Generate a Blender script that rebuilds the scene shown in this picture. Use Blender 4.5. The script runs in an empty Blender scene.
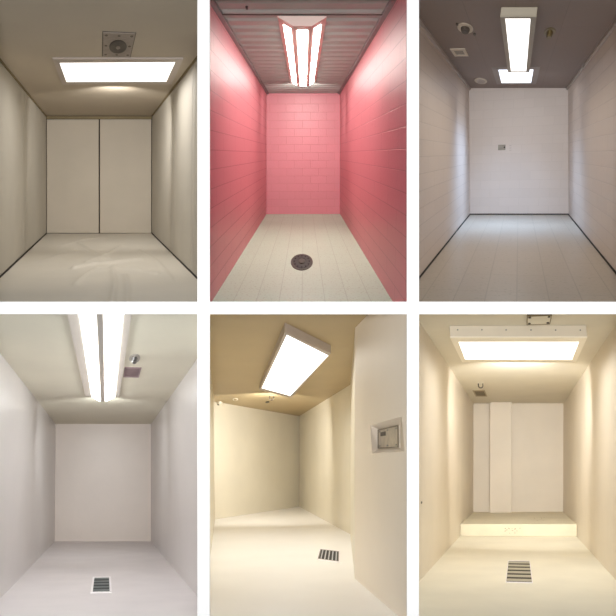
import bpy, bmesh, math, random
from mathutils import Vector, Matrix
random.seed(4)
S = bpy.context.scene
COL = S.collection
# ---------------------------------------------------------------- camera, world, exposure
F = 600.0            # focal length in pixels of the 616 px frame
D = 7.0              # distance from the camera to the white wall with the six openings
cam = bpy.data.cameras.new('camera'); cam.sensor_width = 36.0; cam.lens = 36.0 * F / 616.0
cam.clip_end = 200
co = bpy.data.objects.new('camera', cam); COL.objects.link(co)
co.location = (0, 0, 0); co.rotation_euler = (math.pi / 2, 0, 0); S.camera = co
W = bpy.data.worlds.new('world'); S.world = W; W.use_nodes = True
W.node_tree.nodes['Background'].inputs[0].default_value = (1, 1, 1, 1)
W.node_tree.nodes['Background'].inputs[1].default_value = 0.10
S.view_settings.view_transform = 'Standard'; S.view_settings.look = 'None'
S.view_settings.exposure = 0.2; S.view_settings.gamma = 1.0; S.view_settings.use_curve_mapping = False
S.cycles.use_denoising = True; S.cycles.max_bounces = 10; S.cycles.diffuse_bounces = 8
S.cycles.sample_clamp_indirect = 6.0
kl = bpy.data.lights.new('front_fill', 'POINT'); kl.energy = 2550; kl.shadow_soft_size = .25     # added fill light by the camera to whiten the wall; no lamp stands there
ko = bpy.data.objects.new('front_fill', kl); COL.objects.link(ko); ko.location = (0, -.6, .2)
# lamp strengths, one per cell: 1 padded, 2 pink, 3 grey block, 4 white, 5 cream angled, 6 cream step
LAMP = {1: 4.0, 2: 18.0, 3: 8.2, 33: 15.5, 4: 9.2, 5: 3.9, 6: 3.8}
SPREAD = {1: 168, 3: 150, 5: 155, 6: 155}

BACK_FILL = {1: 57, 2: 44, 3: 10, 4: 31, 5: 98, 6: 92}     # watts of the added unseen lights that brighten the back walls

# ---------------------------------------------------------------- geometry helpers
def ray(px, py): return Vector(((px - 308) / F, 1.0, (308 - py) / F))

class Frame:
    """a right-handed frame: X right, Y into the cell, Z up, measured from an origin on the surface"""
    def __init__(s, o, X, Y, Z): s.o, s.X, s.Y, s.Z = o, X.normalized(), Y.normalized(), Z.normalized()
    def loc(s, p): d = p - s.o; return Vector((d.dot(s.X), d.dot(s.Y), d.dot(s.Z)))
    def wor(s, p): return s.o + s.X * p[0] + s.Y * p[1] + s.Z * p[2]
    def mat(s):
        m = Matrix((s.X, s.Y, s.Z)).transposed().to_4x4(); m.translation = s.o; return m
    def hit(s, ax, val, px, py):
        r = ray(px, py); A = (s.X, s.Y, s.Z)[ax]
        t = (val + s.o.dot(A)) / r.dot(A)
        return s.loc(r * t)

def sl(c): return tuple(((v / 255) / 12.92 if v / 255 <= .04045 else ((v / 255 + .055) / 1.055) ** 2.4) for v in c)

class MB:
    def __init__(s): s.v, s.f = [], []
    def add(s, vs, fs):
        n = len(s.v); s.v += [Vector(v) for v in vs]; s.f += [tuple(i + n for i in f) for f in fs]; return s
    def box(s, x0, x1, y0, y1, z0, z1):
        vs = [(x, y, z) for z in (z0, z1) for y in (y0, y1) for x in (x0, x1)]
        return s.add(vs, [(0, 2, 3, 1), (4, 5, 7, 6), (0, 1, 5, 4), (2, 6, 7, 3), (0, 4, 6, 2), (1, 3, 7, 5)])
    def slab(s, q, d):
        """closed slab: polygon q pushed by the vector d"""
        n = len(q); q = [Vector(p) for p in q]; d = Vector(d)
        return s.add(q + [p + d for p in q], [tuple(range(n)), tuple(range(2 * n - 1, n - 1, -1))] +
                     [(i, i + n, (i + 1) % n + n, (i + 1) % n) for i in range(n)])
    def lathe(s, c, prof, a, b, ax=2, seg=32):
        """profile of (radius factor, height) turned round the axis ax, with semi-axes a and b"""
        rings = []
        for (r, h) in prof:
            ring = []
            for k in range(seg):
                t = 2 * math.pi * k / seg; u, w = a * r * math.cos(t), b * r * math.sin(t)
                ring.append((c[0] + u, c[1] + w, c[2] + h) if ax == 2 else (c[0] + u, c[1] + h, c[2] + w))
            rings.append(ring)
        vs = [p for r in rings for p in r]; fs = []
        for i in range(len(prof) - 1):
            for k in range(seg):
                k2 = (k + 1) % seg
                fs.append((i * seg + k, i * seg + k2, (i + 1) * seg + k2, (i + 1) * seg + k))
        fs.append(tuple(range(seg))[::-1]); fs.append(tuple((len(prof) - 1) * seg + k for k in range(seg)))
        return s.add(vs, fs)
    def tube(s, pts, r, seg=8):
        pts = [Vector(p) for p in pts]; n0 = len(s.v)
        for i, p in enumerate(pts):
            d = (pts[min(i + 1, len(pts) - 1)] - pts[max(i - 1, 0)]).normalized()
            u = d.orthogonal().normalized()
            if i: 
                u = (pu - d * pu.dot(d)).normalized()
            pu = u; w = d.cross(u)
            s.v += [p + (u * math.cos(2 * math.pi * k / seg) + w * math.sin(2 * math.pi * k / seg)) * r for k in range(seg)]
        for i in range(len(pts) - 1):
            for k in range(seg):
                k2 = (k + 1) % seg; a = n0 + i * seg
                s.f.append((a + k, a + k2, a + seg + k2, a + seg + k))
        s.f.append(tuple(n0 + k for k in range(seg))[::-1]); s.f.append(tuple(n0 + (len(pts) - 1) * seg + k for k in range(seg)))
        return s
    def build(s, name, m, parent=None, base=(0, 0, 0), bevel=0, smooth=False, clip=None, fill=True):
        base = Vector(base); bm = bmesh.new()
        vs = [bm.verts.new(v - base) for v in s.v]
        for f in s.f:
            try: bm.faces.new([vs[i] for i in f])
            except ValueError: pass
        if clip:
            for (pco, pno) in clip:
                pco = pco - base
                g = bm.verts[:] + bm.edges[:] + bm.faces[:]
                bmesh.ops.bisect_plane(bm, geom=g, plane_co=pco, plane_no=pno, clear_outer=True)
                e = [x for x in bm.edges if x.is_boundary]
                if e and fill: bmesh.ops.holes_fill(bm, edges=e, sides=0)
        bmesh.ops.recalc_face_normals(bm, faces=bm.faces)
        me = bpy.data.meshes.new(name); bm.to_mesh(me); bm.free()
        if smooth:
            for p in me.polygons: p.use_smooth = True
        me.materials.append(m)
        o = bpy.data.objects.new(name, me); COL.objects.link(o)
        if parent: o.parent = parent
        if bevel:
            b = o.modifiers.new('bevel', 'BEVEL'); b.width = bevel; b.segments = 2; b.limit_method = 'ANGLE'
        return o

def thing(name, label, cat, fr, base, group=None):
    o = bpy.data.objects.new(name, None); COL.objects.link(o); o.empty_display_size = .1
    o.matrix_world = fr.mat() @ Matrix.Translation(base)
    o['label'] = label; o['category'] = cat
    if group: o['group'] = group
    return o

def tag(o, label, cat=None, kind=None):
    o['label'] = label
    if cat: o['category'] = cat
    if kind: o['kind'] = kind
    return o

def wash(th, base, pos, sx, sy, strength, tint, yaw=0, spread=150):
    """the light a flat lens sheds downwards; the lens itself only glows"""
    a = bpy.data.lights.new('lamp_wash', 'AREA'); a.shape = 'RECTANGLE'; a.size = sx; a.size_y = sy; a.energy = strength * math.pi * sx * sy; a.color = tint
    a.spread = math.radians(spread)
    o = bpy.data.objects.new('lamp_wash', a); COL.objects.link(o); o.parent = th
    o.matrix_local = Matrix.Translation(Vector(pos) - Vector(base)) @ Matrix.Rotation(yaw, 4, 'Z')
    return o

def back_fill(th, base, pos, sx, sy, power, tint, down=24, spread=122):
    """unseen area light added past a fixture to brighten the back of the cell"""
    a = bpy.data.lights.new('back_fill_light', 'AREA'); a.shape = 'RECTANGLE'; a.size = sx; a.size_y = sy; a.energy = power; a.color = tint
    a.spread = math.radians(spread)
    o = bpy.data.objects.new('back_fill_light', a); COL.objects.link(o); o.parent = th
    o.matrix_local = Matrix.Translation(Vector(pos) - Vector(base)) @ Matrix.Rotation(math.radians(90 - down), 4, 'X')
    return o

# ---------------------------------------------------------------- materials
def newmat(name):
    m = bpy.data.materials.new(name); m.use_nodes = True
    n, l = m.node_tree.nodes, m.node_tree.links
    return m, n, l, n['Principled BSDF']

def noise_mix(n, l, c1, c2, scale, src, lo=.35, hi=.65, detail=4):
    t = n.new('ShaderNodeTexNoise'); t.inputs['Scale'].default_value = scale; t.inputs['Detail'].default_value = detail
    l.new(src, t.inputs['Vector'])
    r = n.new('ShaderNodeMapRange'); r.inputs[1].default_value = lo; r.inputs[2].default_value = hi
    l.new(t.outputs['Fac'], r.inputs[0])
    x = n.new('ShaderNodeMix'); x.data_type = 'RGBA'; l.new(r.outputs[0], x.inputs[0])
    for i, c in ((6, c1), (7, c2)):
        if isinstance(c, tuple): x.inputs[i].default_value = (*c[:3], 1)
        else: l.new(c, x.inputs[i])
    return x.outputs[2], t

def paint(name, c, rough=.5, var=.05, scale=1.2, bump=.15, bscale=40, spec=.4, speck=0, speckc=(0, 0, 0)):
    m, n, l, p = newmat(name); tc = n.new('ShaderNodeTexCoord').outputs['Object']
    c = sl(c); c2 = tuple(v * (1 - var * 2) for v in c)
    out, _ = noise_mix(n, l, c, c2, scale, tc)
    if speck:
        out, _ = noise_mix(n, l, out, sl(speckc), speck, tc, .60, .72, 3)
    l.new(out, p.inputs['Base Color'])
    p.inputs['Roughness'].default_value = rough; p.inputs['Specular IOR Level'].default_value = spec
    if bump:
        t = n.new('ShaderNodeTexNoise'); t.inputs['Scale'].default_value = bscale; t.inputs['Detail'].default_value = 3
        l.new(tc, t.inputs['Vector'])
        b = n.new('ShaderNodeBump'); b.inputs['Strength'].default_value = bump; b.inputs['Distance'].default_value = .02
        l.new(t.outputs['Fac'], b.inputs['Height']); l.new(b.outputs['Normal'], p.inputs['Normal'])
    return m

def bricks(name, c, mortar, axes, bw, bh, rough=.4, msize=.012, offset=.5, bump=.5, z0=0, spec=.5, speck=0, speckc=(0, 0, 0), var=.04, shear=0):
    """blocks or tiles laid out on the two given object axes"""
    m, n, l, p = newmat(name); tc = n.new('ShaderNodeTexCoord').outputs['Object']
    sp = n.new('ShaderNodeSeparateXYZ'); l.new(tc, sp.inputs[0])
    cb = n.new('ShaderNodeCombineXYZ')
    sh = n.new('ShaderNodeMath'); sh.operation = 'MULTIPLY_ADD'; sh.inputs[1].default_value = shear
    l.new(sp.outputs[axes[1]], sh.inputs[0]); l.new(sp.outputs[axes[0]], sh.inputs[2]); l.new(sh.outputs[0], cb.inputs[0])
    ad = n.new('ShaderNodeMath'); ad.inputs[1].default_value = z0; l.new(sp.outputs[axes[1]], ad.inputs[0]); l.new(ad.outputs[0], cb.inputs[1])
    b = n.new('ShaderNodeTexBrick'); l.new(cb.outputs[0], b.inputs['Vector'])
    b.offset = offset; b.inputs['Scale'].default_value = 1; b.inputs['Brick Width'].default_value = bw
    b.inputs['Row Height'].default_value = bh; b.inputs['Mortar Size'].default_value = msize
    b.inputs['Mortar Smooth'].default_value = .3; b.inputs['Bias'].default_value = 0
    c = sl(c); b.inputs['Color1'].default_value = (*c, 1); b.inputs['Color2'].default_value = (*[v * (1 - var) for v in c], 1)
    b.inputs['Mortar'].default_value = (*sl(mortar), 1)
    out, _ = noise_mix(n, l, b.outputs['Color'], b.outputs['Color'], 1, tc)
    out = b.outputs['Color']
    if speck: out, _ = noise_mix(n, l, out, sl(speckc), speck, tc, .58, .72, 3)
    l.new(out, p.inputs['Base Color']); p.inputs['Roughness'].default_value = rough
    p.inputs['Specular IOR Level'].default_value = spec
    inv = n.new('ShaderNodeMath'); inv.operation = 'SUBTRACT'; inv.inputs[0].default_value = 1; l.new(b.outputs['Fac'], inv.inputs[1])
    t = n.new('ShaderNodeTexNoise'); t.inputs['Scale'].default_value = 14; t.inputs['Detail'].default_value = 4; l.new(tc, t.inputs['Vector'])
    ma = n.new('ShaderNodeMath'); ma.operation = 'MULTIPLY_ADD'; ma.inputs[1].default_value = .35
    l.new(t.outputs['Fac'], ma.inputs[0]); l.new(inv.outputs[0], ma.inputs[2])
    bp = n.new('ShaderNodeBump'); bp.inputs['Strength'].default_value = bump; bp.inputs['Distance'].default_value = .02
    l.new(ma.outputs[0], bp.inputs['Height']); l.new(bp.outputs['Normal'], p.inputs['Normal'])
    return m

def metal(name, c, rough=.4, met=.6):
    m, n, l, p = newmat(name); tc = n.new('ShaderNodeTexCoord').outputs['Object']
    c = sl(c); out, _ = noise_mix(n, l, c, tuple(v * .8 for v in c), 9, tc)
    l.new(out, p.inputs['Base Color']); p.inputs['Roughness'].default_value = rough; p.inputs['Metallic'].default_value = met
    return m

def glow(name, c, s):
    m, n, l, p = newmat(name)
    p.inputs['Base Color'].default_value = (.8, .8, .8, 1); p.inputs['Roughness'].default_value = .4
    p.inputs['Emission Color'].default_value = (*c, 1); p.inputs['Emission Strength'].default_value = s
    return m

# ---------------------------------------------------------------- the white wall with six openings
GX = [-14.0, 203.4, 413.0, 630.0]; GY = [-14.0, 308.0, 630.0]     # middles of the white bars
OP = {1: (-4, 197.4, -4, 301.6), 2: (209.6, 407, -4, 301.8), 3: (419, 620, -4, 301.8),
      4: (-4, 197.4, 314.2, 620), 5: (209.6, 407, 314.2, 620), 6: (419, 620, 314.2, 620)}
T = .04
white = paint('white_board', (253, 253, 253), .9, 0, 1, .0, spec=0)
def wx(px): return (px - 308) / F * D
mb = MB()
xs = [-150, -4, 197.4, 209.6, 407, 419, 620, 766]; ys = [-150, -4, 301.7, 314.2, 620, 766]
for i in range(7):
    for j in range(5):
        if i in (1, 3, 5) and j in (1, 3): continue
        mb.box(wx(xs[i]), wx(xs[i + 1]), D, D + T, -wx(ys[j + 1]), -wx(ys[j]))
front = mb.build('wall_front', white)
tag(front, 'plain white wall with six tall openings in two rows of three', kind='structure')
# party walls standing behind the white bars, between neighbouring cells
for (px, lab) in ((203.4, 'left'), (413.0, 'right')):
    r0, r1 = ray(px, 308) * (D + T), ray(px, 308) * (D + 4)
    o = MB().slab([(r0.x, r0.y, -4), (r1.x, r1.y, -4), (r1.x, r1.y, 4), (r0.x, r0.y, 4)], (.01, 0, 0)).build('wall_party', white)
    tag(o, 'thin white upright party wall between the %s and middle cells' % lab, kind='structure')
o = MB().box(-4, 4, D + T, D + 4, -.005, .005).build('wall_party', white)
tag(o, 'thin white level divider between the upper and lower cells', kind='structure')

# ---------------------------------------------------------------- cells
def clips(k):
    """the shell of a cell ends at the white wall and at the party walls"""
    a, b, c, d = OP[k]
    x0 = max(g for g in GX if g < a); x1 = min(g for g in GX if g > b)
    y0 = max(g for g in GY if g < c); y1 = min(g for g in GY if g > d)
    z = Vector((0, 0, 0)); U = Vector((0, 0, 1)); R = Vector((1, 0, 0))
    e = .7
    return [(Vector((0, D + T, 0)), Vector((0, -1, 0))),
            (z, -(ray(x0 + e, 308).cross(U)) * -1 * -1), (z, ray(x1 - e, 308).cross(U)),
            (z, R.cross(ray(308, y0 + e))), (z, -R.cross(ray(308, y1 - e)))]

def lclip(cl, fr):
    """the same planes in a frame's own coordinates"""
    m = fr.mat().inverted(); r = m.to_3x3()
    return [(m @ p, (r @ n).normalized()) for p, n in cl]

class Cell: pass

def vanishing(q, e):
    A = [[0, 0], [0, 0]]; b = [0, 0]
    for (c, p) in zip(q, e):
        dx, dy = p[0] - c[0], p[1] - c[1]; L = math.hypot(dx, dy); nx, ny = -dy / L, dx / L; d = nx * c[0] + ny * c[1]
        A[0][0] += nx * nx; A[0][1] += nx * ny; A[1][0] += nx * ny; A[1][1] += ny * ny; b[0] += nx * d; b[1] += ny * d
    det = A[0][0] * A[1][1] - A[0][1] * A[1][0]
    return ((A[1][1] * b[0] - A[0][1] * b[1]) / det, (A[0][0] * b[1] - A[1][0] * b[0]) / det)

def struct(mb, name, m, fr, label, k, shift=None):
    o = mb.build(name, m, clip=lclip(clips(k), fr) if k else None); o.matrix_world = fr.mat()
    return tag(o, label, kind='structure')

def make_cell(k, q, e, mats, labels, skip=()):
    """q: back wall corners TL TR BL BR; e: a point on each long edge; mats/labels: left right back ceiling floor"""
    c = Cell(); vp = vanishing(q, e); Y = ray(*vp).normalized()
    pts = [ray(*p) for p in q]; pts = [p / p.dot(Y) for p in pts]        # on the plane Y.p = 1
    TL, TR, BL, BR = pts
    X = (BR - BL).normalized(); Z = X.cross(Y).normalized()
    planes = [(TL, TR), (BL, BR), (TL, BL), (TR, BR)]
    near = 9e9
    a, b_, c_, d_ = OP[k]
    for px in (max(a, 0), min(b_, 616)):
        for py in (max(c_, 0), min(d_, 616)):
            r = ray(px, py)
            ts = []
            for (u, v) in planes:
                n = (v - u).cross(Y); t = u.dot(n) / r.dot(n)
                if t > 0: ts.append(t)
            near = min(near, min(ts))
    s = (D + T + .02) * (1.065 if k == 4 else 1.0) / near     # the hanging strip light of cell 4 needs room behind the wall
    TL, TR, BL, BR = [p * s for p in (TL, TR, BL, BR)]
    L = s + 1
    xf = (BR - BL).normalized(); c.floor = Frame((BL + BR) / 2, xf, Y, xf.cross(Y))
    xc = (TR - TL).normalized(); c.ceil = Frame((TL + TR) / 2, xc, Y, xc.cross(Y))
    c.back = Frame((BL + BR) / 2, xf, Y, xf.cross(Y))
    zl = (TL - BL).normalized(); c.left = Frame(BL, Y.cross(zl), Y, zl)
    zr = (TR - BR).normalized(); c.right = Frame(BR, Y.cross(zr), Y, zr)
    c.TL, c.TR, c.BL, c.BR, c.Y, c.L, c.k, c.s = TL, TR, BL, BR, Y, L, k, s
    wf, wc = (BR - BL).length / 2, (TR - TL).length / 2; hl, hr = (TL - BL).length, (TR - BR).length
    c.wf, c.wc, c.hl, c.hr = wf, wc, hl, hr
    t = .05
    def st(mb, name, i, fr):
        if name.split('.')[0] in skip: return None
        return struct(mb, name, mats[i], fr, labels[i], k)
    c.o_left = st(MB().box(-t, 0, -L, t, -t, hl + t), 'wall_left', 0, c.left)
    c.o_right = st(MB().box(0, t, -L, t, -t, hr + t), 'wall_right', 1, c.right)
    lo = [c.back.loc(p) for p in (BL, BR, TR, TL)]
    c.o_back = st(MB().slab(lo, (0, t, 0)), 'wall_back', 2, c.back)
    c.o_ceil = st(MB().box(-wc, wc, -L, t, 0, t), 'ceiling', 3, c.ceil)
    c.o_floor = st(MB().box(-wf, wf, -L, t, -t, 0), 'floor', 4, c.floor)
    return c

def ell(fr, z, cx, cy, rx, ry):
    """centre and semi-axes on the plane z of an oval seen at cx, cy"""
    c = fr.hit(2, z, cx, cy); a = (fr.hit(2, z, cx + rx, cy) - fr.hit(2, z, cx - rx, cy)).length / 2
    b = abs(fr.hit(2, z, cx, cy + ry).y - fr.hit(2, z, cx, cy - ry).y) / 2
    return c, a, b

def rect(fr, z, xl, xr, yn, yf):
    """x range measured on the near edge yn, y range, all on the plane z"""
    a, b = fr.hit(2, z, xl, yn), fr.hit(2, z, xr, yn); f = fr.hit(2, z, (xl + xr) / 2, yf)
    return a.x, b.x, (a.y + b.y) / 2, f.y

def rim_quads(q, l, d):
    g = MB()
    for i in range(len(q)):
        j = (i + 1) % len(q); g.slab([q[i], q[j], l[j], l[i]], d)
    return g

def box_light(cell, label, ytop, outer, lens, strength, body, tint=(1, 1, 1), screws=(), ring=None):
    """surface-mounted light box; outer and lens: near-left, near-right, far-right, far-left corners; ytop: top of its near face"""
    fr = cell.ceil; xm = (outer[0][0] + outer[1][0]) / 2; yb = (outer[0][1] + outer[1][1]) / 2
    ym = fr.hit(2, 0, xm, ytop).y; t = -fr.hit(1, ym, xm, yb).z
    q = [fr.hit(2, -t, *p) for p in outer]; l = [fr.hit(2, -t, *p) for p in lens]
    c = sum(q, Vector()) / 4; base = Vector((c.x, c.y, 0))
    th = thing('ceiling_light', label, 'ceiling light', fr, base)
    at = lambda pts, z: [Vector((p.x, p.y, z)) for p in pts]
    hs_ = MB().slab(at(q, -t * .92), (0, 0, t * .92 - .0005)).build('housing', body, th, base, bevel=min(.01, t * .1))
    rim_quads(at(q, -t), at(l, -t), (0, 0, t * .08 - .0005)).build('frame', ring or body, th, base)
    MB().slab(at(l, -t * .97), (0, 0, t * .05 - .0005)).build('lens', glow('lens_glow', tint, 1.5), hs_, base)
    lc = sum(l, Vector()) / 4; sx = ((l[1] - l[0]).length + (l[2] - l[3]).length) / 2; sy = abs((l[2].y + l[3].y - l[0].y - l[1].y) / 2)
    wash(th, base, (lc.x, lc.y, -t - .012), sx * .97, sy * .97, strength, tint, spread=SPREAD[cell.k])
    for px, py in screws:
        u = (px - outer[0][0]) / (outer[1][0] - outer[0][0]); yn = q[0].y + (q[1].y - q[0].y) * u
        p = fr.hit(1, yn - .001, px, py)
        MB().lathe((p.x, yn - .006, p.z), [(1, 0), (.9, -.004), (.5, -.008)], .014, .014, 1, 12).build('screw', M['steel'], hs_, base)
    if BACK_FILL.get(cell.k): back_fill(th, base, (c.x, max(q[2].y, q[3].y) + .02, -t - .18), sx * .3, .15, BACK_FILL[cell.k], tint, down={1: 22, 6: 15}.get(cell.k, 24), spread=108)
    return th, t

def grate_quad(fr, label, px, n, rim, slat, pit, grow=.12, z=.012):
    """near-left, near-right, far-right, far-left corners; slats run from near to far"""
    q = [fr.hit(2, z, *p) for p in px]; c = sum(q, Vector()) / 4; base = Vector((c.x, c.y, 0))
    th = thing('floor_drain', label, 'drain', fr, base); at = lambda pts, zz: [Vector((p.x, p.y, zz)) for p in pts]
    o = [c + (p - c) * (1 + grow) for p in q]
    rim_quads(at(o, .0005), at(q, .0005), (0, 0, z)).build('rim', rim, th, base)
    i_ = [c + (p - c) * .90 for p in q]
    rim_quads(at(q, .0006), at(i_, .0006), (0, 0, z * .8)).build('inner_rim', paint('rim_grey', (120, 112, 104), .5, .03, 3, 0), th, base)
    MB().slab(at(q, .0005), (0, 0, .002)).build('pit', pit, th, base)
    for k in range(n):
        u0, u1 = (k + .38) / n, (k + .70) / n
        f = lambda u, a, b: i_[a].lerp(i_[b], u)
        MB().slab(at([f(u0, 0, 1), f(u1, 0, 1), f(u1, 3, 2), f(u0, 3, 2)], .003), (0, 0, z - .005)).build('slat', slat, th, base)
    return th

def grate(fr, label, corners, n, rim, slat, pit, along='x', rimw=.04, z=.012, colors=None, group=None):
    """corners in pixels: near-left, near-right, far-left, far-right of the slotted field"""
    a, b, c, d = [fr.hit(2, z, *p) for p in corners]
    x0, x1 = (a.x + c.x) / 2, (b.x + d.x) / 2; y0, y1 = (a.y + b.y) / 2, (c.y + d.y) / 2
    base = Vector(((x0 + x1) / 2, (y0 + y1) / 2, 0)); th = thing('floor_drain', label, 'drain', fr, base)
    ry = rimw * 3
    r = MB().box(x0 - rimw, x1 + rimw, y0 - ry, y0, .0005, z).box(x0 - rimw, x1 + rimw, y1, y1 + ry, .0005, z)
    r.box(x0 - rimw, x0, y0, y1, .0005, z).box(x1, x1 + rimw, y0, y1, .0005, z)
    r.build('rim', rim, th, base, bevel=.003)
    MB().box(x0, x1, y0, y1, .0005, .003).build('pit', pit, th, base)
    for i in range(n):
        if along == 'x':
            s = (y1 - y0) / n; ya = y0 + s * (i + .25)
            MB().box(x0, x1, ya, ya + s * .5, .003, z - .001).build('slat', slat, th, base)
        else:
            s = (x1 - x0) / n; xa = x0 + s * (i + .34)
            MB().box(xa, xa + s * .33, y0, y1, .003, z - .001).build('slat', slat, th, base)
    return th

M = {}
M['steel'] = metal('steel', (150, 148, 145), .35, .8)
M['white_metal'] = paint('white_metal', (176, 164, 155), .4, .02, 3, .05)
M['dark'] = paint('dark', (25, 25, 25), .8, 0, 1, 0)
M['dark_joint'] = paint('dark_joint', (48, 42, 34), .9, .1, 5, .1)

# ================================================================ cell 1: beige padded cell
m1w = paint('padded_vinyl', (190, 184, 172), .62, .03, .8, .12, 9)
m1b = paint('padded_vinyl_back', (184, 174, 158), .62, .03, .8, .10, 8)
m1c = paint('beige_ceiling', (182, 170, 152), .7, .02, .8, .05)
m1f = paint('padded_floor_vinyl', (208, 202, 190), .5, .03, .7, .25, 5)
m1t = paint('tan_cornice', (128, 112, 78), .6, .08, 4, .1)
c1 = make_cell(1, [(46.1, 116), (152, 116), (46.3, 233.6), (151.8, 233.3)], [(0, 62.3), (197, 58.6), (0, 276.6), (197, 276)],
               [m1w, m1w, M['dark_joint'], m1c, m1f],
               ['beige padded wall on the left of the padded cell', 'beige padded wall on the right of the padded cell',
                'dark backing wall behind the two beige pads', 'beige ceiling of the padded cell', 'wrinkled pale vinyl floor of the padded cell'], skip=('floor',))
b = c1.back
def pad(px0, px1, lab):
    lo = [b.hit(1, -.05, *p) for p in ((px0, 233.2), (px1, 233.2), (px1, 119.2), (px0, 119.2))]
    th = MB().slab(lo, (0, .049, 0)).build('wall_pad', m1b, bevel=.02)
    th.matrix_world = b.mat(); tag(th, lab, 'wall pad'); return th
pad(46.6, 98.8, 'tall beige back wall pad left of the dark seam'); pad(99.9, 151.4, 'tall beige back wall pad right of the dark seam')
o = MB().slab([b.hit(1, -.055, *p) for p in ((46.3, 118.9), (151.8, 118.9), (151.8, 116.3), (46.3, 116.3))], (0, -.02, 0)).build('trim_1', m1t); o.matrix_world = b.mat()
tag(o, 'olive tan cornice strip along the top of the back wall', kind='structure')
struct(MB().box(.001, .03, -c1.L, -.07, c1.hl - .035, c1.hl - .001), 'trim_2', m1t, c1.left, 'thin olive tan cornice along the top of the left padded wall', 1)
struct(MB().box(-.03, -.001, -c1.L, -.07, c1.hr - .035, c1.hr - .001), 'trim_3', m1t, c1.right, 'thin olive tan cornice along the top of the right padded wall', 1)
struct(MB().box(.001, .022, -c1.L, -.06, .001, .03), 'baseboard_left', M['dark_joint'], c1.left, 'dark joint at the foot of the left padded wall', 1)
struct(MB().box(-.022, -.001, -c1.L, -.06, .001, .03), 'baseboard_right', M['dark_joint'], c1.right, 'dark joint at the foot of the right padded wall', 1)
for (side, px, py) in (('left', 22.5, 150), ('left', 26, 150), ('left', 43, 150), ('right', 171, 150), ('right', 173.6, 150), ('right', 192, 150), ('right', 195, 150)):
    fr = c1.left if side == 'left' else c1.right; y = fr.hit(0, 0, px, py).y; sg = 1 if side == 'left' else -1
    x0, x1 = sorted((0, sg * .005))
    o = MB().box(x0, x1, y - .02, y + .02, .03, (c1.hl if sg > 0 else c1.hr) - .04).build('seam', m1w, c1.o_left if sg > 0 else c1.o_right, bevel=.003)
# wrinkled floor sheet
fr = c1.floor
ridges = []
for pts, hgt in (([(73, 268.5), (95, 264), (118, 262), (141, 259.5)], .016), ([(78, 243), (92, 251), (108, 257)], .012), ([(112, 268), (115, 283), (112, 303)], .014),
                 ([(125, 275), (128, 290), (127, 303)], .010), ([(86, 262), (104, 256), (122, 246)], .010), ([(60, 247), (84, 240), (110, 236)], .008),
                 ([(96, 270), (130, 268), (158, 274)], .009), ([(40, 262), (62, 255), (80, 250)], .007), ([(75, 285), (85, 275), (98, 268)], .009),
                 ([(140, 250), (158, 262), (172, 280)], .007)):
    ridges.append(([fr.hit(2, 0, *p).xy for p in pts], hgt))
def fh(x, y):
    h = 0
    for pts, hg in ridges:
        dm = 9
        for p, q in zip(pts, pts[1:]):
            d = q - p; t = max(0, min(1, (Vector((x, y)) - p).dot(d) / d.length_squared)); v = Vector((x, y)) - (p + d * t)
            dm = min(dm, math.hypot(v.x, v.y * .6))
        if dm < .3: h += 2.6 * hg * math.exp(-(dm / .04) ** 2) + hg * math.exp(-(dm / .12) ** 2)
    return h + .004 * math.sin(x * 3 + y * 1.3) * math.sin(y * 1.9 - x)
mb = MB(); nx, ny = 110, 170; y0 = -(c1.s - D - T) - .3
for j in range(ny + 1):
    for i in range(nx + 1):
        x = -c1.wf + 2 * c1.wf * i / nx; y = y0 + (0.0 - y0) * j / ny; mb.v.append(Vector((x, y, fh(x, y))))
for j in range(ny):
    for i in range(nx):
        a = j * (nx + 1) + i; mb.f.append((a, a + 1, a + nx + 2, a + nx + 1))
o = mb.build('floor', m1f, smooth=True, clip=lclip(clips(1), fr), fill=False); o.matrix_world = fr.mat(); tag(o, 'wrinkled pale vinyl floor of the padded cell', kind='structure')

# its light and the round grille plate
box_light(c1, 'wide flat ceiling light in the beige padded cell, below the round grille plate', 57.2, [(52.6, 59.2), (183.4, 59.2), (171.8, 84.4), (62.4, 84.6)], [(59.6, 62.9), (175.2, 62.2), (166.2, 81.7), (66.6, 82.0)], LAMP[1], M['white_metal'], (1, .97, .93))
fr = c1.ceil
x0, x1, yn, yf = rect(fr, -.012, 103.2, 135.6, 33.2, 57.0)
base = Vector(((x0 + x1) / 2, (yn + yf) / 2, 0)); m_sp = metal('grille_grey', (150, 138, 128), .5, .3)
th = thing('grille_plate', 'square grey ceiling plate with round grille in the padded cell', 'grille', fr, base)
pl_ = MB().box(x0, x1, yn, yf, -.012, -.0005).build('plate', m_sp, th, base, bevel=.003)
mk = paint('plate_edge', (88, 78, 70), .6, .05, 4, 0)
MB().box(x0 - .012, x1 + .012, yn - .04, yf + .04, -.005, -.0003).build('gasket', mk, th, base)
cc, a, bb = ell(fr, -.014, 118, 47, 8.6, 6.6)
m_gr = metal('grille_dark', (62, 57, 50), .5, .3)
MB().lathe((cc.x, cc.y, -.024), [(.9, 0), (1, .004), (1, .013)], a, bb).build('grille', m_gr, th, base, smooth=False); gr_ = COL.objects[-1]
for rr in (.82, .62, .42):
    g = MB()
    n = 32
    for k in range(n):
        t0, t1 = 2 * math.pi * k / n, 2 * math.pi * (k + 1) / n
        q = [(cc.x + a * r * math.cos(t), cc.y + bb * r * math.sin(t), -.028) for (r, t) in ((rr - .06, t0), (rr, t0), (rr, t1), (rr - .06, t1))]
        g.slab(q, (0, 0, .005))
    g.build('grille_ring', mk, gr_, base)
MB().lathe((cc.x, cc.y, -.032), [(.2, 0), (.25, .004), (.25, .01)], a, bb).build('hub', m_sp, gr_, base)
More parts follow.
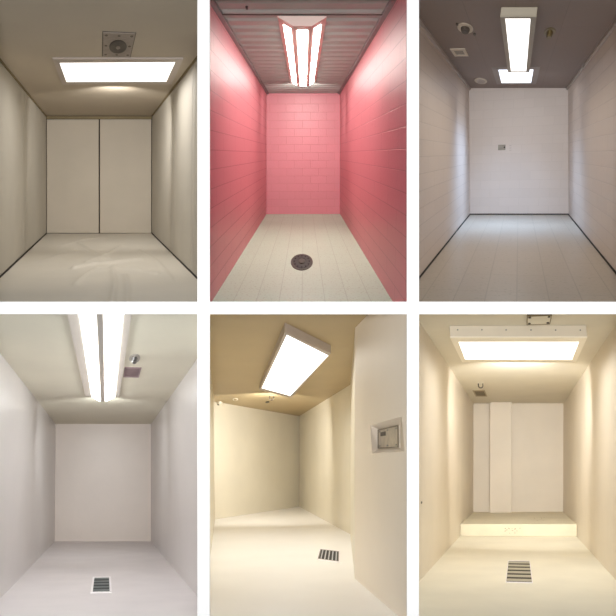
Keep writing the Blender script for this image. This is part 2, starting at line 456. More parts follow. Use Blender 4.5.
for u in (.1, .5, .9):
    for v in (.1, .5, .9):
        if u == .5 and v == .5: continue
        MB().lathe((x0 + (x1 - x0) * u, yn + (yf - yn) * v, -.017), [(.6, 0), (1, .003), (1, .006)], .022, .06, 2, 12).build('screw', mk, pl_, base)

# ================================================================ cell 2: pink block cell
pink = (198, 117, 127)
c2q = [(266.6, 92.8), (340, 92.8), (266.4, 214.2), (340, 213.9)]
BH = .0
def block_mats(name, c, mort, h, rows, bw, rough=.35, backm=None, **kw):
    bh = h / rows
    return (bricks(name + '_side', c, mort, (1, 2), bw, bh, rough, **kw), bricks(name + '_back', c, backm or mort, (0, 2), kw.pop('backw', .55), bh, rough, **kw))
p_side, p_back = block_mats('pink_block', pink, (170, 92, 98), 3.69, 14, 1.75, .42, backm=(193, 115, 121), msize=.008, bump=.45)
m2c = paint('grey_deck', (150, 158, 154), .45, .04, 2, .05)
m2f = bricks('speckled_tile', (182, 206, 186), (160, 182, 164), (0, 1), .33, 1.1, .5, msize=.006, offset=0, bump=.1, speck=26, speckc=(142, 154, 132))
c2 = make_cell(2, c2q, [(212.3, 0), (390.4, 0), (215.6, 302), (390.7, 302)], [p_side, p_side, p_back, m2c, m2f],
               ['pink painted block wall on the left of the pink cell', 'pink painted block wall on the right of the pink cell',
                'pink painted block back wall of the pink cell', 'grey ribbed metal ceiling of the pink cell', 'speckled beige floor of the pink cell'])
fr = c2.ceil
# ribs of the metal ceiling
y = -.1; seg = []; yend = -(c2.s - D)
rib = MB()
while y > yend:
    rib.slab([(-c2.wc + .09, y, 0), (-c2.wc + .09, y - .07, -.03), (-c2.wc + .09, y - .27, -.03), (-c2.wc + .09, y - .34, 0)], (2 * c2.wc - .18, 0, 0)); y -= .55
struct(rib, 'trim_4', m2c, fr, 'shallow cross ribs of the grey metal ceiling', 2)
mrail = paint('rail_grey', (132, 130, 130), .5, .05, 3, .05)
struct(MB().box(-c2.wc + .001, -c2.wc + .07, -c2.L, -.001, -.05, -.001), 'trim_5', mrail, fr, 'grey metal rail along the left edge of the ribbed ceiling', 2)
struct(MB().box(c2.wc - .07, c2.wc - .001, -c2.L, -.001, -.05, -.001), 'trim_6', mrail, fr, 'grey metal rail along the right edge of the ribbed ceiling', 2)
yb = fr.hit(2, 0, 300, 12.3).y
struct(MB().box(-c2.wc + .07, c2.wc - .07, yb - .02, yb + .02, -.036, -.031), 'trim_7', M['dark_joint'], fr, 'dark cross seam in the ribbed ceiling near the lamp end', 2)

def prism_light(cell, label, secnear, far, faces, strength, tint, body, ext=None, depth_y=None):
    """secnear: cross-section points (x, z) from ceiling-left round to ceiling-right"""
    pass
# trapezoid light
z0 = -.001
yn = fr.hit(2, 0, 302, 14.3).y; yf = fr.hit(2, 0, 302.7, 80.3).y
A = fr.hit(1, yn, 277.4, 14.6); Dd = fr.hit(1, yn, 326.9, 14.6); Bq = fr.hit(1, yn, 292.9, 26.2); Cq = fr.hit(1, yn, 311.9, 26.2)
sec = [Vector((A.x, 0, -.035)), Vector((Bq.x, 0, Bq.z)), Vector((Cq.x, 0, Cq.z)), Vector((Dd.x, 0, -.035))]
base = Vector(((A.x + Dd.x) / 2, (yn + yf) / 2, 0))
th = thing('ceiling_light', 'long trapezoid ceiling light with three glowing strips in the pink cell', 'ceiling light', fr, base)
mpk = paint('lamp_housing', (216, 196, 186), .4, .02, 3, .03)
q = [Vector((A.x, yn, -.001)), *[Vector((s.x, yn, s.z)) for s in sec], Vector((Dd.x, yn, -.001))]
MB().slab(q, (0, yf - yn, 0)).build('housing', mpk, th, base, bevel=.006)
L2 = glow('pink_cell_lens', (1, .93, .86), LAMP[2])
def face_lens(p, q, y0, y1, m0, m1, my0, my1, out, mat, th, base, clip=None):
    """glowing strip set on the long face between section points p and q"""
    d = q - p; nrm = Vector((-d.z, 0, d.x)).normalized() * out
    if nrm.z > 0: nrm = -nrm
    a, c = p + d * m0, p + d * (1 - m1)
    ql = [Vector((a.x, y0 + my0, a.z)), Vector((c.x, y0 + my0, c.z)), Vector((c.x, y1 - my1, c.z)), Vector((a.x, y1 - my1, a.z))]
    MB().slab([v + nrm * .05 for v in ql], nrm).build('lens', mat, th, base, clip=clip)
face_lens(sec[0], sec[1], yn, yf, .34, .16, .30, .15, .006, L2, th, base)
face_lens(sec[1], sec[2], yn, yf, .20, .20, .30, .15, .006, L2, th, base)
face_lens(sec[2], sec[3], yn, yf, .16, .34, .30, .15, .006, L2, th, base)
back_fill(th, base, (Bq.x / 2 + Cq.x / 2, yf + .02, Bq.z - .04), .4, .12, BACK_FILL[2], (1, .93, .86))
# small sprinkler stub
def detector(fr, label, cat, name, cx, cy, rx, ry, h, m, mc, hole=.4, plate=True):
    c, a, b_ = ell(fr, -.01, cx, cy, rx, ry); base = Vector((c.x, c.y, 0))
    th = thing(name, label, cat, fr, base)
    MB().lathe((c.x, c.y, -.012), [(.93, 0), (1, .005), (1, .0115)], a, b_).build('base', m, th, base, smooth=False)
    MB().lathe((c.x, c.y, -.012 - h), [(hole * .75, 0), (hole, h * .3), (hole * 1.15, h)], a, b_).build('cap', mc, th, base)
    return th
mstub = metal('stub_grey', (120, 108, 108), .5, .4); dcap = paint('dark_cap', (40, 36, 36), .6, 0, 1, 0)
detector(fr, 'small grey sprinkler head at the front of the ribbed ceiling', 'sprinkler', 'sprinkler_head', 246.8, 5.0, 3.2, 2.4, .05, mstub, dcap)
# round drain
fr = c2.floor
c, a, bb = ell(fr, .01, 301.8, 261.3, 11.0, 8.0); base = Vector((c.x, c.y, 0))
mdr = metal('green_iron', (58, 62, 50), .55, .4); mdr2 = metal('green_iron_dark', (38, 50, 45), .6, .4)
th = thing('floor_drain', 'round dark green iron drain in the speckled floor of the pink cell', 'drain', fr, base)
MB().lathe((c.x, c.y, 0), [(1, .0005), (1, .008), (.96, .014), (.84, .014), (.8, .006)], a, bb, 2, 48).build('rim', mdr, th, base)
MB().lathe((c.x, c.y, 0), [(.79, .0065), (.79, .012), (.6, .015), (.42, .014), (.4, .008)], a, bb, 2, 48).build('cover', mdr2, th, base)
MB().lathe((c.x, c.y, 0), [(.3, .0085), (.3, .02), (.2, .026)], a, bb, 2, 32).build('hub', mdr, th, base)
for k in range(12):
    t = 2 * math.pi * k / 12
    MB().lathe((c.x + a * .68 * math.cos(t), c.y + bb * .68 * math.sin(t), 0), [(.07, .0125), (.07, .017), (.05, .018)], a, bb, 2, 10).build('stud', M['dark'], th, base)

# ================================================================ cell 3: grey block cell
g_side, _ = block_mats('grey_block', (206, 190, 177), (192, 177, 165), 3.0, 12, 1.35, .45, msize=.008, bump=.4)
_, g_back = block_mats('lilac_grey_block', (198, 186, 178), (190, 178, 170), 3.0, 12, 1.35, .45, msize=.006, bump=.2)
m3c = bricks('ceiling_panel', (130, 113, 104), (120, 104, 96), (0, 1), .62, 2.2, .6, msize=.007, offset=0, bump=.15)
m3f = bricks('vinyl_tile', (170, 157, 140), (150, 138, 121), (0, 1), .375, 1.2, .32, msize=.008, offset=0, bump=.15, speck=18, speckc=(140, 130, 106), spec=.5)
c3 = make_cell(3, [(469.1, 88.2), (568.1, 88.0), (469.7, 214.6), (568.6, 214.6)], [(419.6, 23), (616, 22.3), (419.2, 279.9), (616, 273)],
               [g_side, g_side, g_back, m3c, m3f],
               ['grey block wall on the left of the grey cell', 'grey block wall on the right of the grey cell', 'grey block back wall with a small switch plate',
                'brownish grey panel ceiling of the grey cell', 'pale tiled floor of the grey cell'])
mtr = paint('grey_moulding', (176, 164, 156), .5, .03, 3, .03)
struct(MB().box(-c3.wc + .001, -c3.wc + .05, -c3.L, -.001, -.05, -.001), 'trim_8', mtr, c3.ceil, 'grey moulding along the left edge of the panel ceiling', 3)
struct(MB().box(c3.wc - .05, c3.wc - .001, -c3.L, -.001, -.05, -.001), 'trim_9', mtr, c3.ceil, 'grey moulding along the right edge of the panel ceiling', 3)
struct(MB().box(.001, .02, -c3.L, -.021, .001, .022), 'baseboard_left', M['dark_joint'], c3.left, 'dark joint at the foot of the left grey block wall', 3)
struct(MB().box(-.02, -.001, -c3.L, -.021, .001, .022), 'baseboard_right', M['dark_joint'], c3.right, 'dark joint at the foot of the right grey block wall', 3)
struct(MB().box(-c3.wf + .001, c3.wf - .001, -.02, -.001, .001, .03), 'baseboard_back', M['dark_joint'], c3.back, 'dark joint at the foot of the grey block back wall', 0)
fr = c3.ceil
mh3 = paint('cream_metal', (158, 148, 130), .45, .03, 3, .03)
th, t3 = box_light(c3, 'long box ceiling light running front to back in the grey cell', 6.8, [(500.0, 17.0), (536.6, 17.0), (529.4, 72.3), (507.8, 72.3)], [(505.2, 18.6), (530.5, 18.6), (526.2, 71.4), (511.0, 71.4)], LAMP[3], mh3, (1, .98, .93))
x0, x1, yn, yf = rect(fr, 0, 498.3, 533.4, 69.0, 82.6)
base = Vector(((x0 + x1) / 2, (yn + yf) / 2, 0))
mpf = paint('panel_frame', (142, 130, 122), .5, .03, 3, .03)
th = thing('ceiling_light', 'square bluish white panel light behind the long box light, close to the back wall', 'ceiling light', fr, base)
g = MB(); w = .13; wy = .35; zf = -.012
g.box(x0 - w, x1 + w, yn - wy, yn, zf, -.0005).box(x0 - w, x1 + w, yf, yf + .3, zf, -.0005).box(x0 - w, x0, yn, yf, zf, -.0005).box(x1, x1 + w, yn, yf, zf, -.0005)
g.build('frame', mpf, th, base, bevel=.003)
MB().box(x0, x1, yn, yf, -.008, -.0005).build('lens', glow('cool_lens', (.80, .86, 1), 1.6), th, base)
wash(th, base, ((x0 + x1) / 2, (yn + yf) / 2, -.015), x1 - x0, abs(yf - yn), LAMP[33], (.42, .64, 1), spread=100)
mcr = paint('cream_plastic', (200, 188, 170), .5, .04, 4, .03); brass = metal('brass', (120, 104, 66), .45, .3); mgv = paint('vent_grey', (84, 76, 68), .6, .05, 4, 0)
detector(fr, 'round cream detector with bolts at the front left of the panel ceiling', 'detector', 'smoke_detector', 465.3, 28.8, 7.6, 5.2, .05, mcr, mgv, .5)
p = []
for (dx, dy) in ((-8.2, -4.8), (9.2, 5.2)):
    c, a, bb = ell(fr, -.005, 465.3 + dx, 28.8 + dy, 1.3, 1.0)
    o = MB().lathe((c.x, c.y, -.02), [(.7, 0), (1, .004), (1, .0195)], a, bb, 2, 12).build('bolt', mgv, bpy.data.objects['smoke_detector'], Vector((*ell(fr, -.01, 465.3, 28.8, 7.6, 5.2)[0][:2], 0)))
th = detector(fr, 'small brass sprinkler right of the long box light', 'sprinkler', 'sprinkler_head', 549.6, 32.8, 5.6, 4.4, .07, brass, brass, .5)
detector(fr, 'low oval cream ceiling vent near the back left corner of the grey cell', 'vent', 'round_vent', 480.8, 81.3, 6.2, 3.0, .02, mcr, mtr, .6)
def vent(fr, label, xl, xr, yn_, yf_, n, m, ms, along='x', name='air_vent', z=-.014, rim=.12):
    x0, x1, yn, yf = rect(fr, z, xl, xr, yn_, yf_); base = Vector(((x0 + x1) / 2, (yn + yf) / 2, 0)); th = thing(name, label, 'vent', fr, base)
    wx_, wy_ = (x1 - x0) * rim, (yf - yn) * rim
    g = MB().box(x0, x1, yn, yn + wy_, z, -.0005).box(x0, x1, yf - wy_, yf, z, -.0005).box(x0, x0 + wx_, yn + wy_, yf - wy_, z, -.0005).box(x1 - wx_, x1, yn + wy_, yf - wy_, z, -.0005)
    g.build('frame', m, th, base, bevel=.002)
    MB().box(x0 + wx_, x1 - wx_, yn + wy_, yf - wy_, z * .4, -.0005).build('backing', M['dark'] if ms is None else ms, th, base)
    for i in range(n):
        s = (yf - yn - 2 * wy_) / n; ya = yn + wy_ + s * (i + .3)
        MB().box(x0 + wx_, x1 - wx_, ya, ya + s * .22, z * .55, z * .4).build('slat', m, th, base)
    return th
vent(fr, 'small cream square air vent at the left of the panel ceiling', 449.8, 465.0, 49.2, 56.6, 4, mcr, mgv, rim=.2)
# switch plate on the back wall
fb = c3.back
p0, p1 = fb.hit(1, -.015, 498.0, 150.2), fb.hit(1, -.015, 505.6, 144.6); base = Vector(((p0.x + p1.x) / 2, 0, (p0.z + p1.z) / 2))
msw = metal('switch_grey', (120, 114, 104), .45, .4)
th = thing('switch_plate', 'small grey switch plate with dark button on the grey block back wall', 'switch', fb, base)
MB().box(p0.x, p1.x, -.015, -.0005, p0.z, p1.z).build('plate', msw, th, base, bevel=.004)
pb = fb.hit(1, -.016, 504.4, 147.3)
MB().lathe((pb.x, -.0155, pb.z), [(1, 0), (.9, -.01), (.5, -.012)], .025, .025, 1, 16).build('button', M['dark'], th, base)
for yy in (145.7, 148.0, 150.2):
    p = fb.hit(1, -.01, 510.4, yy)
    o = MB().box(p.x - .03, p.x + .03, -.008, -.0005, p.z - .01, p.z + .01).build('wall_slot', mtr); o.matrix_world = fb.mat()
    tag(o, {145.7: 'topmost of three faint slots right of the switch plate', 148.0: 'middle of three faint slots right of the switch plate', 150.2: 'lowest of three faint slots right of the switch plate'}[yy], 'slot')

# ================================================================ cell 4: white cell with twin-strip light
m4w = paint('white_gloss_wall', (212, 207, 205), .30, .03, .6, .12, 6, spec=.5)
m4b = paint('beige_gloss_wall', (212, 200, 190), .35, .03, .6, .12, 6, spec=.5)
m4c = paint('cream_ceiling', (226, 221, 202), .6, .02, .8, .03)
m4f = paint('lilac_floor', (218, 212, 214), .4, .03, 1.5, .06, 20)
c4 = make_cell(4, [(55.6, 423.9), (151, 423.9), (54.8, 541.4), (151, 541.4)], [(0, 353.5), (197, 357.7), (0, 599.8), (197, 595)], [m4w, m4w, m4b, m4c, m4f],
               ['glossy white wall on the left of the white cell', 'glossy white wall on the right of the white cell', 'plain pinkish beige back wall of the white cell',
                'cream ceiling around the twin strip light', 'pale lilac painted floor of the white cell'])
fr = c4.ceil
yn = -(c4.s - D) + .3; yf = fr.hit(2, 0, 103, 395.2).y
# section at the depth where the ceiling passes y = 316
ys_ = fr.hit(2, -.05, 104, 316).y
def sx(px, py, z): return fr.hit(2, z, px, py).x
zt = .09
yq = fr.hit(2, -.04, 104, 395.5).y
ap = fr.hit(1, yq, 102.8, 400.0)
xl, xr = sx(92.0, 395.7, -.04), sx(114.7, 395.4, -.04); pl, pr = sx(85.2, 395, -.02), sx(119.6, 395, -.02)
near_y = max(ys_ - .6, -(c4.Y.y and (c4.s - D)) )
ynear = -(c4.s - D)
base = Vector((ap.x, (ynear + yf) / 2, 0))
th = thing('ceiling_light', 'very long twin strip ceiling light with centre spine in the white cell', 'ceiling light', fr, base)
mp4 = paint('pan_white', (204, 196, 186), .5, .02, 3, .02)
cp4 = [lclip(clips(4), fr)[i] for i in (0, 3)]
MB().box(pl, pr, ynear, yf, -.03, -.0005).build('pan', mp4, th, base, clip=cp4)
q = [Vector((xl, ynear, -.031)), Vector((xl, ynear, -.04)), Vector((ap.x - .035, ynear, ap.z)), Vector((ap.x + .035, ynear, ap.z)), Vector((xr, ynear, -.04)), Vector((xr, ynear, -.031))]
MB().slab(q, (0, yf - ynear - .01, 0)).build('housing', mp4, th, base, clip=cp4)
L4 = glow('white_cell_lens', (.97, 1, 1), LAMP[4])
face_lens(Vector((xl, 0, -.04)), Vector((ap.x - .06, 0, ap.z)), ynear, yf - .01, .0, .0, .01, .03, .012, L4, th, base, cp4)
face_lens(Vector((ap.x + .06, 0, ap.z)), Vector((xr, 0, -.04)), ynear, yf - .01, .0, .0, .01, .03, .012, L4, th, base, cp4)
MB().box(ap.x - .035, ap.x + .035, ynear, yf + .005, ap.z - .012, ap.z + .01).build('spine', mp4, th, base, clip=cp4)
back_fill(th, base, (ap.x, yf + .03, ap.z - .05), .3, .12, BACK_FILL[4], (.97, 1, 1))
dk = metal('dark_chrome', (96, 94, 92), .3, .7)
detector(fr, 'round chrome sprinkler above the purple vent in the white cell', 'sprinkler', 'sprinkler_head', 134.6, 359.0, 5.4, 4.4, .06, paint('pale_disc', (176, 170, 160), .4, .02, 4, 0), dk, .5)
vent(fr, 'purplish brown mesh vent beside the twin strip light', 122.2 + 2.5, 141.6, 367.9, 377.6, 0, paint('purple_vent', (150, 128, 130), .6, .03, 3, .0), paint('purple_mesh', (132, 110, 112), .7, .12, 30, .0), rim=.08)
white_rim = paint('white_rim', (240, 236, 238), .4, .01, 3, .02)
slat4 = paint('slat_grey', (92, 100, 102), .4, .02, 3, 0); pit4 = paint('pit_black', (14, 18, 20), .6, 0, 1, 0)
grate(c4.floor, 'square black slotted drain in the pale lilac floor', [(93.2, 591.4), (109.9, 591.4), (94.2, 577.2), (108.9, 577.2)], 5, white_rim, slat4, pit4, rimw=.035)

# ================================================================ cell 5: cream cell seen from the corner, with a pier on the right
m5w = paint('cream_gloss_wall', (222, 215, 197), .35, .03, .7, .10, 8, spec=.5)
m5c = paint('tan_ceiling', (180, 160, 122), .5, .03, .8, .05)
m5f = paint('cream_floor', (240, 238, 234), .4, .02, .8, .05, 14)
m5p = paint('peach_wall', (234, 224, 210), .4, .02, .7, .05, 8, spec=.4)
Y = ray(222, 464.5).normalized(); X = (Vector((1, 0, 0)) - Y * Y.x).normalized(); Z = X.cross(Y)
r0 = ray(299.2, 506.6); r0 /= r0.dot(Y); r1 = ray(299.2, 416.2); r1 /= r1.dot(Y)
h5f, h5c = r0.dot(Z), r1.dot(Z)
near = 9e9
for (px, py) in ((209.6, 314.2), (407, 314.2), (407, 616), (209.6, 616)):
    for h in (h5f, h5c):
        t = h / ray(px, py).dot(Z)
        if t > 0: near = min(near, t)
pj = ray(354.7, 578.5); pj *= h5f / pj.dot(Z)
for py in (314.2, 616):
    near = min(near, pj.dot(X) / ray(407, py).dot(X) if True else 9)
s5 = (D + T + .02) / near
F5 = Frame(r0 * s5, X, Y, Z); hc = (r1 * s5 - r0 * s5).dot(Z)
C5 = Frame(F5.wor((0, 0, hc)), X, Y, Z)
fl = lambda px, py: F5.hit(2, 0, px, py)
ce = lambda px, py: F5.hit(2, hc, px, py)
BLf, BLc = fl(215, 519.2), ce(214.3, 407.6)
K1f, K1c = Vector((0, 0, 0)), ce(299.2, 416.2)
R1f, R1c = fl(350.4, 534.2), ce(350.4, 384.5)
R2f, R2c = fl(354.7, 578.5), ce(355.4, 328.4)
def along(o, d, px):
    a, c = F5.wor(o), F5.wor(o + d) - F5.wor(o); k = (px - 308) / F
    return o + d * ((k * a.y - a.x) / (c.x - k * c.y))
BLc = along(K1c, BLf - K1f, 214.3); R1c = along(K1c, R1f - K1f, 350.4); R2c = along(R1c, R2f - R1f, 355.2)
dY = Vector((0, -14, 0))
cl5 = lclip(clips(5), F5)
def s5b(mb, name, m, lab):
    o = mb.build(name, m, clip=cl5); o.matrix_world = F5.mat(); return tag(o, lab, kind='structure')
up = Vector((0, 0, .05))
s5b(MB().slab([BLf + dY, BLf, K1f, R1f, R2f, R2f + dY], -up), 'floor', m5f, 'pale cream painted floor of the cell with the pier')
s5b(MB().slab([BLc + dY, BLc, K1c, R1c, R2c, R2c + dY], up), 'ceiling', m5c, 'tan ceiling of the cell with the pier')
s5b(MB().slab([BLf, K1f, K1c, BLc], (0, .05, 0)), 'wall_back', m5w, 'cream back wall left of the far corner')
s5b(MB().slab([BLf + dY, BLf, BLc, BLc + dY], (-.05, 0, 0)), 'wall_left', m5w, 'narrow strip of cream wall at the left edge of the cell with the pier')
s5b(MB().slab([K1f, R1f, R1c, K1c], (.05, 0, 0)), 'wall_right', m5w, 'cream side wall between the far corner and the pier')
s5b(MB().slab([R1f, R2f, R2c, R1c], (.02, .05, 0)), 'wall_jamb', m5w, 'narrow cream return edge of the pier')
# pier face with a recessed niche
def pf(px, py):                       # on the pier face: plane through R2f, R2c and along Y
    n = (R2c - R2f).cross(Vector((0, 1, 0))); nw = F5.X * n.x + F5.Y * n.y + F5.Z * n.z
    r = ray(px, py); t = F5.wor(R2f).dot(nw) / r.dot(nw); return F5.loc(r * t)
N = [pf(371.2, 453.6), pf(403.2, 451.8), pf(403.2, 416.8), pf(371.2, 424.2)]     # outer opening: far-bottom, near-bottom, near-top, far-top
yfar, ynr = (N[0].y + N[3].y) / 2, (N[1].y + N[2].y) / 2; zb, zt_ = (N[0].z + N[1].z) / 2, (N[2].z + N[3].z) / 2
def onp(y, z):
    u = z / (R2c.z - R2f.z); return Vector((R2f.x + (R2c.x - R2f.x) * u, y, z))
yR = max(R2f.y, R2c.y)
g = MB(); yE = R2f.y - 14
Q = lambda a: g.add(a, [(0, 1, 2, 3)])
O = [onp(yfar, zb), onp(ynr, zb), onp(ynr, zt_), onp(yfar, zt_)]
def at_edge(z): u = z / hc; return R2f.lerp(R2c, u)
Q([R2f, R2f + dY, Vector((onp(0, zb).x, yE, zb)), at_edge(zb)])
Q([at_edge(zt_), Vector((onp(0, zt_).x, yE, zt_)), R2c + dY, R2c])
Q([at_edge(zb), O[0], O[3], at_edge(zt_)]); Q([O[1], Vector((onp(0, zb).x, yE, zb)), Vector((onp(0, zt_).x, yE, zt_)), O[2]])
# niche: splayed reveals down to the plate
dep = .16
def deep(px, py):
    n = (R2c - R2f).cross(Vector((0, 1, 0))).normalized()
    if n.x < 0: n = -n
    nw = F5.X * n.x + F5.Y * n.y + F5.Z * n.z; r = ray(px, py)
    t = (F5.wor(R2f).dot(nw) + dep) / r.dot(nw); return F5.loc(r * t)
I = [deep(378.4, 448.8), deep(400.2, 447.8), deep(400.2, 424.4), deep(378.4, 429.6)]
for i in range(4):
    j = (i + 1) % 4; Q([O[i], O[j], I[j], I[i]])
Q([p + Vector((.004, 0, 0)) for p in I])
o = g.build('wall_pier', m5p, clip=cl5[:]) ; o.matrix_world = F5.mat(); tag(o, 'peach pier face with a splayed niche on the right of the cell', kind='structure')
nn = (I[1] - I[0]).cross(I[3] - I[0]).normalized()
if nn.x > 0: nn = -nn
base = (I[0] + I[2]) / 2
th = thing('niche_plate', 'grey metal plate screwed inside the peach niche', 'plate', F5, base)
mpl = metal('niche_grey', (196, 186, 170), .45, .2)
pc = [p.lerp(base, .01) for p in I]
np_ = MB().slab([p for p in pc], nn * .012).build('plate', mpl, th, base)
def bil(u, v, w): 
    a = I[0].lerp(I[1], u); b2 = I[3].lerp(I[2], u); return a.lerp(b2, v) + nn * w
sq = [bil(u, v, .0125) for u, v in ((.18, .62), (.40, .62), (.40, .82), (.18, .82))]
MB().slab(sq, nn * .01).build('view_port', paint('port_grey', (84, 78, 70), .5, 0, 1, 0), np_, base)
fm = MB()
for (u0, u1, v0, v1) in ((.02, .98, .02, .06), (.02, .98, .94, .98), (.02, .06, .06, .94), (.94, .98, .06, .94)):
    fm.slab([bil(u0, v0, .0125), bil(u1, v0, .0125), bil(u1, v1, .0125), bil(u0, v1, .0125)], nn * .006)
fm.build('edge_strip', metal('strip', (130, 120, 104), .5, .4), th, base)
for u in (.12, .5, .88):
    for v in (.14, .86):
        p = bil(u, v, .0125); MB().slab([p + Vector((0, .03 * math.cos(t), .012 * math.sin(t))) for t in [k * math.pi / 4 for k in range(8)]], nn * .008).build('screw', M['steel'], np_, base)
# light of cell 5: a box light turned on the ceiling
F5c = C5
tz = -(C5.hit(1, C5.hit(2, 0, 331.1, 345.2).y, 330.6, 353.4).z)
tz = abs(tz)
qb = [C5.hit(2, -tz, *p) for p in ((259.3, 389.6), (284.8, 332.0), (330.8, 353.4), (291.0, 398.4))]
ql = [C5.hit(2, -tz, *p) for p in ((261.6, 388.2), (286.8, 334.8), (328.6, 355.6), (290.2, 396.0))]
cen = sum(qb, Vector()) / 4; base = Vector((cen.x, cen.y, 0))
th = thing('ceiling_light', 'slanting rectangular box ceiling light in the cream cell with the pier', 'ceiling light', C5, base)
MB().slab([Vector((p.x, p.y, -tz * .95)) for p in qb], (0, 0, tz * .95 - .0005)).build('housing', M['white_metal'], th, base, bevel=.004)
g = MB()
for i in range(4):
    j = (i + 1) % 4; g.slab([qb[i], qb[j], ql[j], ql[i]], (0, 0, tz * .05))
g.build('frame', M['white_metal'], th, base)
MB().slab([Vector((p.x, p.y, -tz * .975)) for p in ql], (0, 0, tz * .02)).build('lens', glow('cream_cell_lens', (1, .98, .93), 1.5), th, base)
e1, e2 = (ql[1] + ql[2] - ql[0] - ql[3]) / 2, (ql[0] + ql[3] - ql[1] - ql[2]) / 2
u = (ql[3] - ql[0] + ql[2] - ql[1]) / 2; w = (ql[1] - ql[0] + ql[2] - ql[3]) / 2
wash(th, base, (cen.x, cen.y, -tz - .02), abs(u.x * w.y - u.y * w.x) / w.length, w.length, LAMP[5], (1, .98, .93), yaw=math.atan2(w.y, w.x) - math.pi / 2, spread=SPREAD[5])
back_fill(th, base, ((ql[0].x + ql[3].x) / 2 - .1, max(ql[0].y, ql[3].y) + .1, -tz - .30), .4, .15, BACK_FILL[5], (1, .98, .93), down=18)
# fittings
fr = C5
mblk = paint('black_plastic', (28, 24, 22), .4, 0, 1, 0); mwh = paint('white_plastic', (235, 228, 215), .4, .01, 4, 0)
c, a, bb = ell(fr, -.02, 219.6, 403.6, 3.4, 3.2); base = Vector((c.x, c.y, 0))
th = thing('ceiling_camera', 'white and black round camera high in the left corner of the cream cell', 'camera', fr, base)
MB().lathe((c.x, c.y, -.09), [(.6, 0), (.95, .02), (1, .09)], a, bb * .5).build('housing', mwh, th, base, smooth=False)
for dx, dy in ((-.35, -.2), (.35, .2)):
    MB().lathe((c.x + a * dx, c.y + bb * dy, -.105), [(.25, 0), (.3, .014), (.3, .03)], a, bb * .5).build('eye', mblk, th, base)
detector(fr, 'small pale ceiling disc right of the round camera', 'detector', 'smoke_detector', 235.4, 399.6, 2.8, 1.3, .02, mwh, m5c, .5)
def hook(fr, label, cx, cy, r, px, m, plate=None):
    """a U-shaped hook hanging under the ceiling; cy is its lowest point"""
    c = fr.hit(2, 0, cx, cy - r * 2.6); base = Vector((c.x, c.y, 0)); k = (fr.hit(2, 0, cx + 1, cy).x - fr.hit(2, 0, cx, cy).x)
    th = thing('ceiling_hook', label, 'hook', fr, base); R = r * k
    pts = [(c.x - R, c.y, -.0)] + [(c.x - R * math.cos(t), c.y, -R * 1.2 - R * math.sin(t)) for t in [i * math.pi / 8 for i in range(9)]] + [(c.x + R, c.y, -.004)]
    pts[0] = (c.x - R, c.y, -.004)
    MB().tube(pts, px * k).build('loop', m, th, base, smooth=True)
    MB().box(c.x - R * 1.5, c.x + R * 1.5, c.y - .08, c.y + .08, -.008, -.0005).build('base_plate', plate or m, th, base)
    return th
mhk = paint('hook_dark', (58, 50, 40), .5, 0, 1, 0)
hook(fr, 'dark U-shaped hook below the corner of the slanting light', 271.6, 400.6, 1.8, .45, mhk, m5c)
c, a, bb = ell(fr, -.01, 267.4, 402.2, 2.0, .8)
o = MB().lathe((0, 0, 0), [(.8, -.02), (1, -.015), (1, -.0005)], a, bb, 2, 16).build('ceiling_stud', mhk); o.matrix_world = fr.mat() @ Matrix.Translation((c.x, c.y, 0)); tag(o, 'flat dark stud just left of the U-shaped hook', 'stud')
grate_quad(F5, 'small drain with upright slots in the pale cream floor near the pier', [(317.8, 558.6), (338.8, 561.4), (339.0, 551.2), (320.4, 549.0)], 5, white_rim, paint('slat_pale', (188, 190, 194), .4, .03, 3, 0), paint('pit_brown', (22, 20, 22), .6, 0, 1, 0))

# ================================================================ cell 6: cream cell with a raised step and a pilaster
m6w = paint('straw_wall', (222, 212, 196), .45, .03, .8, .10, 8, spec=.45)
m6c = paint('straw_ceiling', (222, 216, 200), .5, .03, .9, .04)
m6f = paint('ivory_floor', (234, 230, 214), .45, .03, 1.2, .06, 12)
c6 = make_cell(6, [(473.5, 403.5), (563.4, 403.5), (473.3, 521.4), (563.2, 521.4)], [(419, 321), (616, 322), (419.5, 583), (616, 580)], [m6w, m6w, m6w, m6c, m6f],
               ['straw coloured wall left of the raised step', 'straw coloured wall right of the raised step', 'straw coloured back wall behind the pilaster',
                'straw coloured ceiling above the raised step', 'ivory painted floor in front of the raised step'])
fr = c6.floor
yb = fr.hit(2, 0, 518, 536.6).y; hs = fr.hit(1, yb, 518, 524.1).z
m6s = paint('ivory_step', (222, 215, 192), .5, .04, 2, .08)
wl = c6.left.hit(0, 0, 465, 500)
kl_, kr_ = c6.floor.loc(c6.TL), c6.floor.loc(c6.TR)
kl_, kr_ = (kl_.x + c6.wf) / kl_.z, (kr_.x - c6.wf) / kr_.z
o = MB().slab([(-c6.wf + .006, yb, .002), (c6.wf - .006, yb, .002), (c6.wf - .006 + kr_ * hs, yb, hs), (-c6.wf + .006 + kl_ * hs, yb, hs)], (0, -yb - .006, 0)).build('raised_step', m6s, bevel=.012); o.matrix_world = fr.mat(); tag(o, 'wide ivory raised step across the foot of the back wall', 'step')
fb = c6.back
yp = -.45
lo = [fb.hit(1, yp, *p) for p in ((489.8, 500), (511.6, 500), (511.6, 420), (489.8, 420))]
bl, br = [lo[i] + (lo[3 - i] - lo[i]) * ((hs + .001 - lo[i].z) / (lo[3 - i].z - lo[i].z)) for i in (0, 1)]
def to_ceiling(p, q):
    a, d = c6.ceil.loc(fb.wor(p)), c6.ceil.loc(fb.wor(q)); return p + (q - p) * ((-.001 - a.z) / (d.z - a.z))
tl_, tr_ = to_ceiling(lo[0], lo[3]), to_ceiling(lo[1], lo[2])
o = MB().slab([bl, br, tr_, tl_], (0, -yp - .001, 0)).build('wall_pilaster', m6w, bevel=.008); o.matrix_world = fb.mat(); tag(o, 'square straw coloured pilaster standing on the raised step', kind='structure')
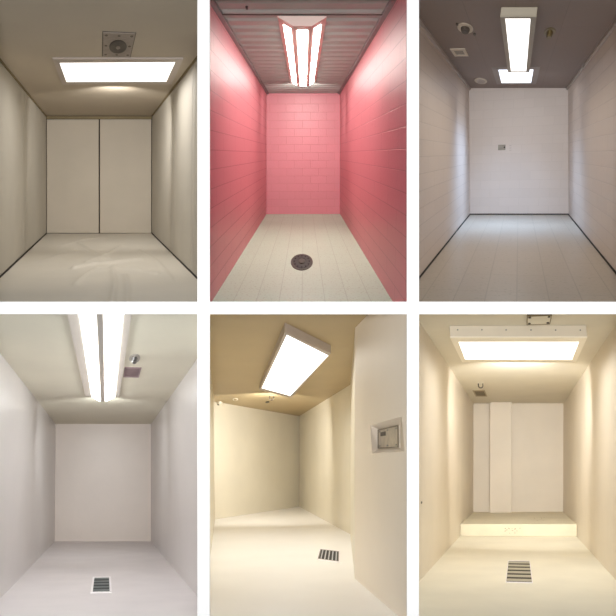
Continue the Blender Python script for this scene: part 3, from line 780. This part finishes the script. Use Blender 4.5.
# scuffs on the riser: little chipped marks
st = bpy.data.objects['raised_step']
msc = paint('scuff', (150, 136, 108), .8, .1, 20, 0)
random.seed(9)
for i in range(16):
    px = random.uniform(505, 522); py = random.uniform(528, 534.5); p = fr.hit(1, yb, px, py); w = random.uniform(.008, .03); h = random.uniform(.004, .012)
    MB().slab([(p.x - w, yb - .0015, p.z), (p.x, yb - .0015, p.z - h), (p.x + w, yb - .0015, p.z + h * .3), (p.x, yb - .0015, p.z + h)], (0, .001, 0)).build('scuff_mark', msc, st)
for i in range(7):
    px = random.uniform(534, 547); py = random.uniform(517, 520.5); p = fr.hit(2, hs, px, py); w = random.uniform(.01, .03); h = random.uniform(.02, .06)
    MB().slab([(p.x - w, p.y, hs + .001), (p.x, p.y - h, hs + .001), (p.x + w, p.y, hs + .001), (p.x, p.y + h, hs + .001)], (0, 0, -.0005)).build('scuff_mark', msc, st)
M['lamp6'] = paint('lamp_cream', (208, 198, 180), .4, .02, 3, .03)
box_light(c6, 'wide box ceiling light with a row of screws in the cell with the raised step', 325.3, [(449.8, 337.4), (587.4, 337.4), (575.8, 362.7), (462.2, 362.4)], [(458.4, 341.9), (579.0, 341.9), (572.0, 359.9), (465.2, 359.5)], LAMP[6], M['lamp6'], (1, .98, .93),
          ring=paint('ring_lit_cream', (244, 238, 222), .4, 0, 1, 0),  # spill from the lens put into the colour: frame paler than the housing
          screws=[(457.7, 329.8), (482, 329.8), (506.2, 329.9), (531, 330), (555.6, 330.1), (580.3, 330.2)])
fr = c6.ceil
hook(fr, 'dark U-shaped hook above the small louvred vent', 480.6, 388.6, 2.1, .55, mhk, m6c)
vent(fr, 'small louvred vent close to the back left corner, below the U-shaped hook', 472.4, 484.8, 390.6, 396.6, 4, paint('vent_tan', (172, 158, 128), .6, .03, 3, 0), paint('vent_tan_dark', (96, 84, 62), .7, 0, 3, 0), rim=.1)
# electrical box on the ceiling in front of the light
x0, x1, yn, yf = rect(fr, -.05, 528, 551, 316.2, 324.2); base = Vector(((x0 + x1) / 2, (yn + yf) / 2, 0))
th = thing('junction_box', 'small pale junction box with dark screws in front of the wide light', 'junction box', fr, base)
jb_ = MB().box(x0, x1, yn, yf, -.05, -.0005).build('cover', m6c, th, base, bevel=.006)
g = MB()
mo = metal('box_edge', (140, 124, 92), .5, .4)
for (a0, a1, b0, b1) in ((x0 - .012, x1 + .012, yn - .03, yn), (x0 - .012, x1 + .012, yf, yf + .03), (x0 - .012, x0, yn, yf), (x1, x1 + .012, yn, yf)): g.box(a0, a1, b0, b1, -.053, -.0006)
g.build('edge_strip', mo, th, base)
for (u, v) in ((.08, .1), (.92, .1), (.08, .85), (.92, .85)):
    MB().lathe((x0 + (x1 - x0) * u, yn + (yf - yn) * v, -.062), [(.6, 0), (1, .004), (1, .012)], .022, .05, 2, 12).build('screw', mhk, jb_, base)
grate(c6.floor, 'square grey slotted drain in the ivory floor in front of the raised step', [(506.4, 581.8), (531.4, 581.8), (508.4, 560.8), (529.8, 560.8)], 6, white_rim, paint('slat_light', (176, 170, 152), .4, .03, 3, 0), paint('pit_olive', (44, 36, 26), .7, 0, 1, 0), rimw=.012)
p = c6.left.hit(0, 0, 421.5, 502.5)
o = MB().lathe((0, 0, 0), [(1, 0), (1, .006)], .02, .05, 2, 14).build('wall_stud', mhk)
o.matrix_world = c6.left.mat() @ Matrix.Translation((.0005, p.y, p.z)) @ Matrix.Rotation(math.pi / 2, 4, 'Y'); tag(o, 'tiny dark stud on the wall left of the ivory floor', 'stud')
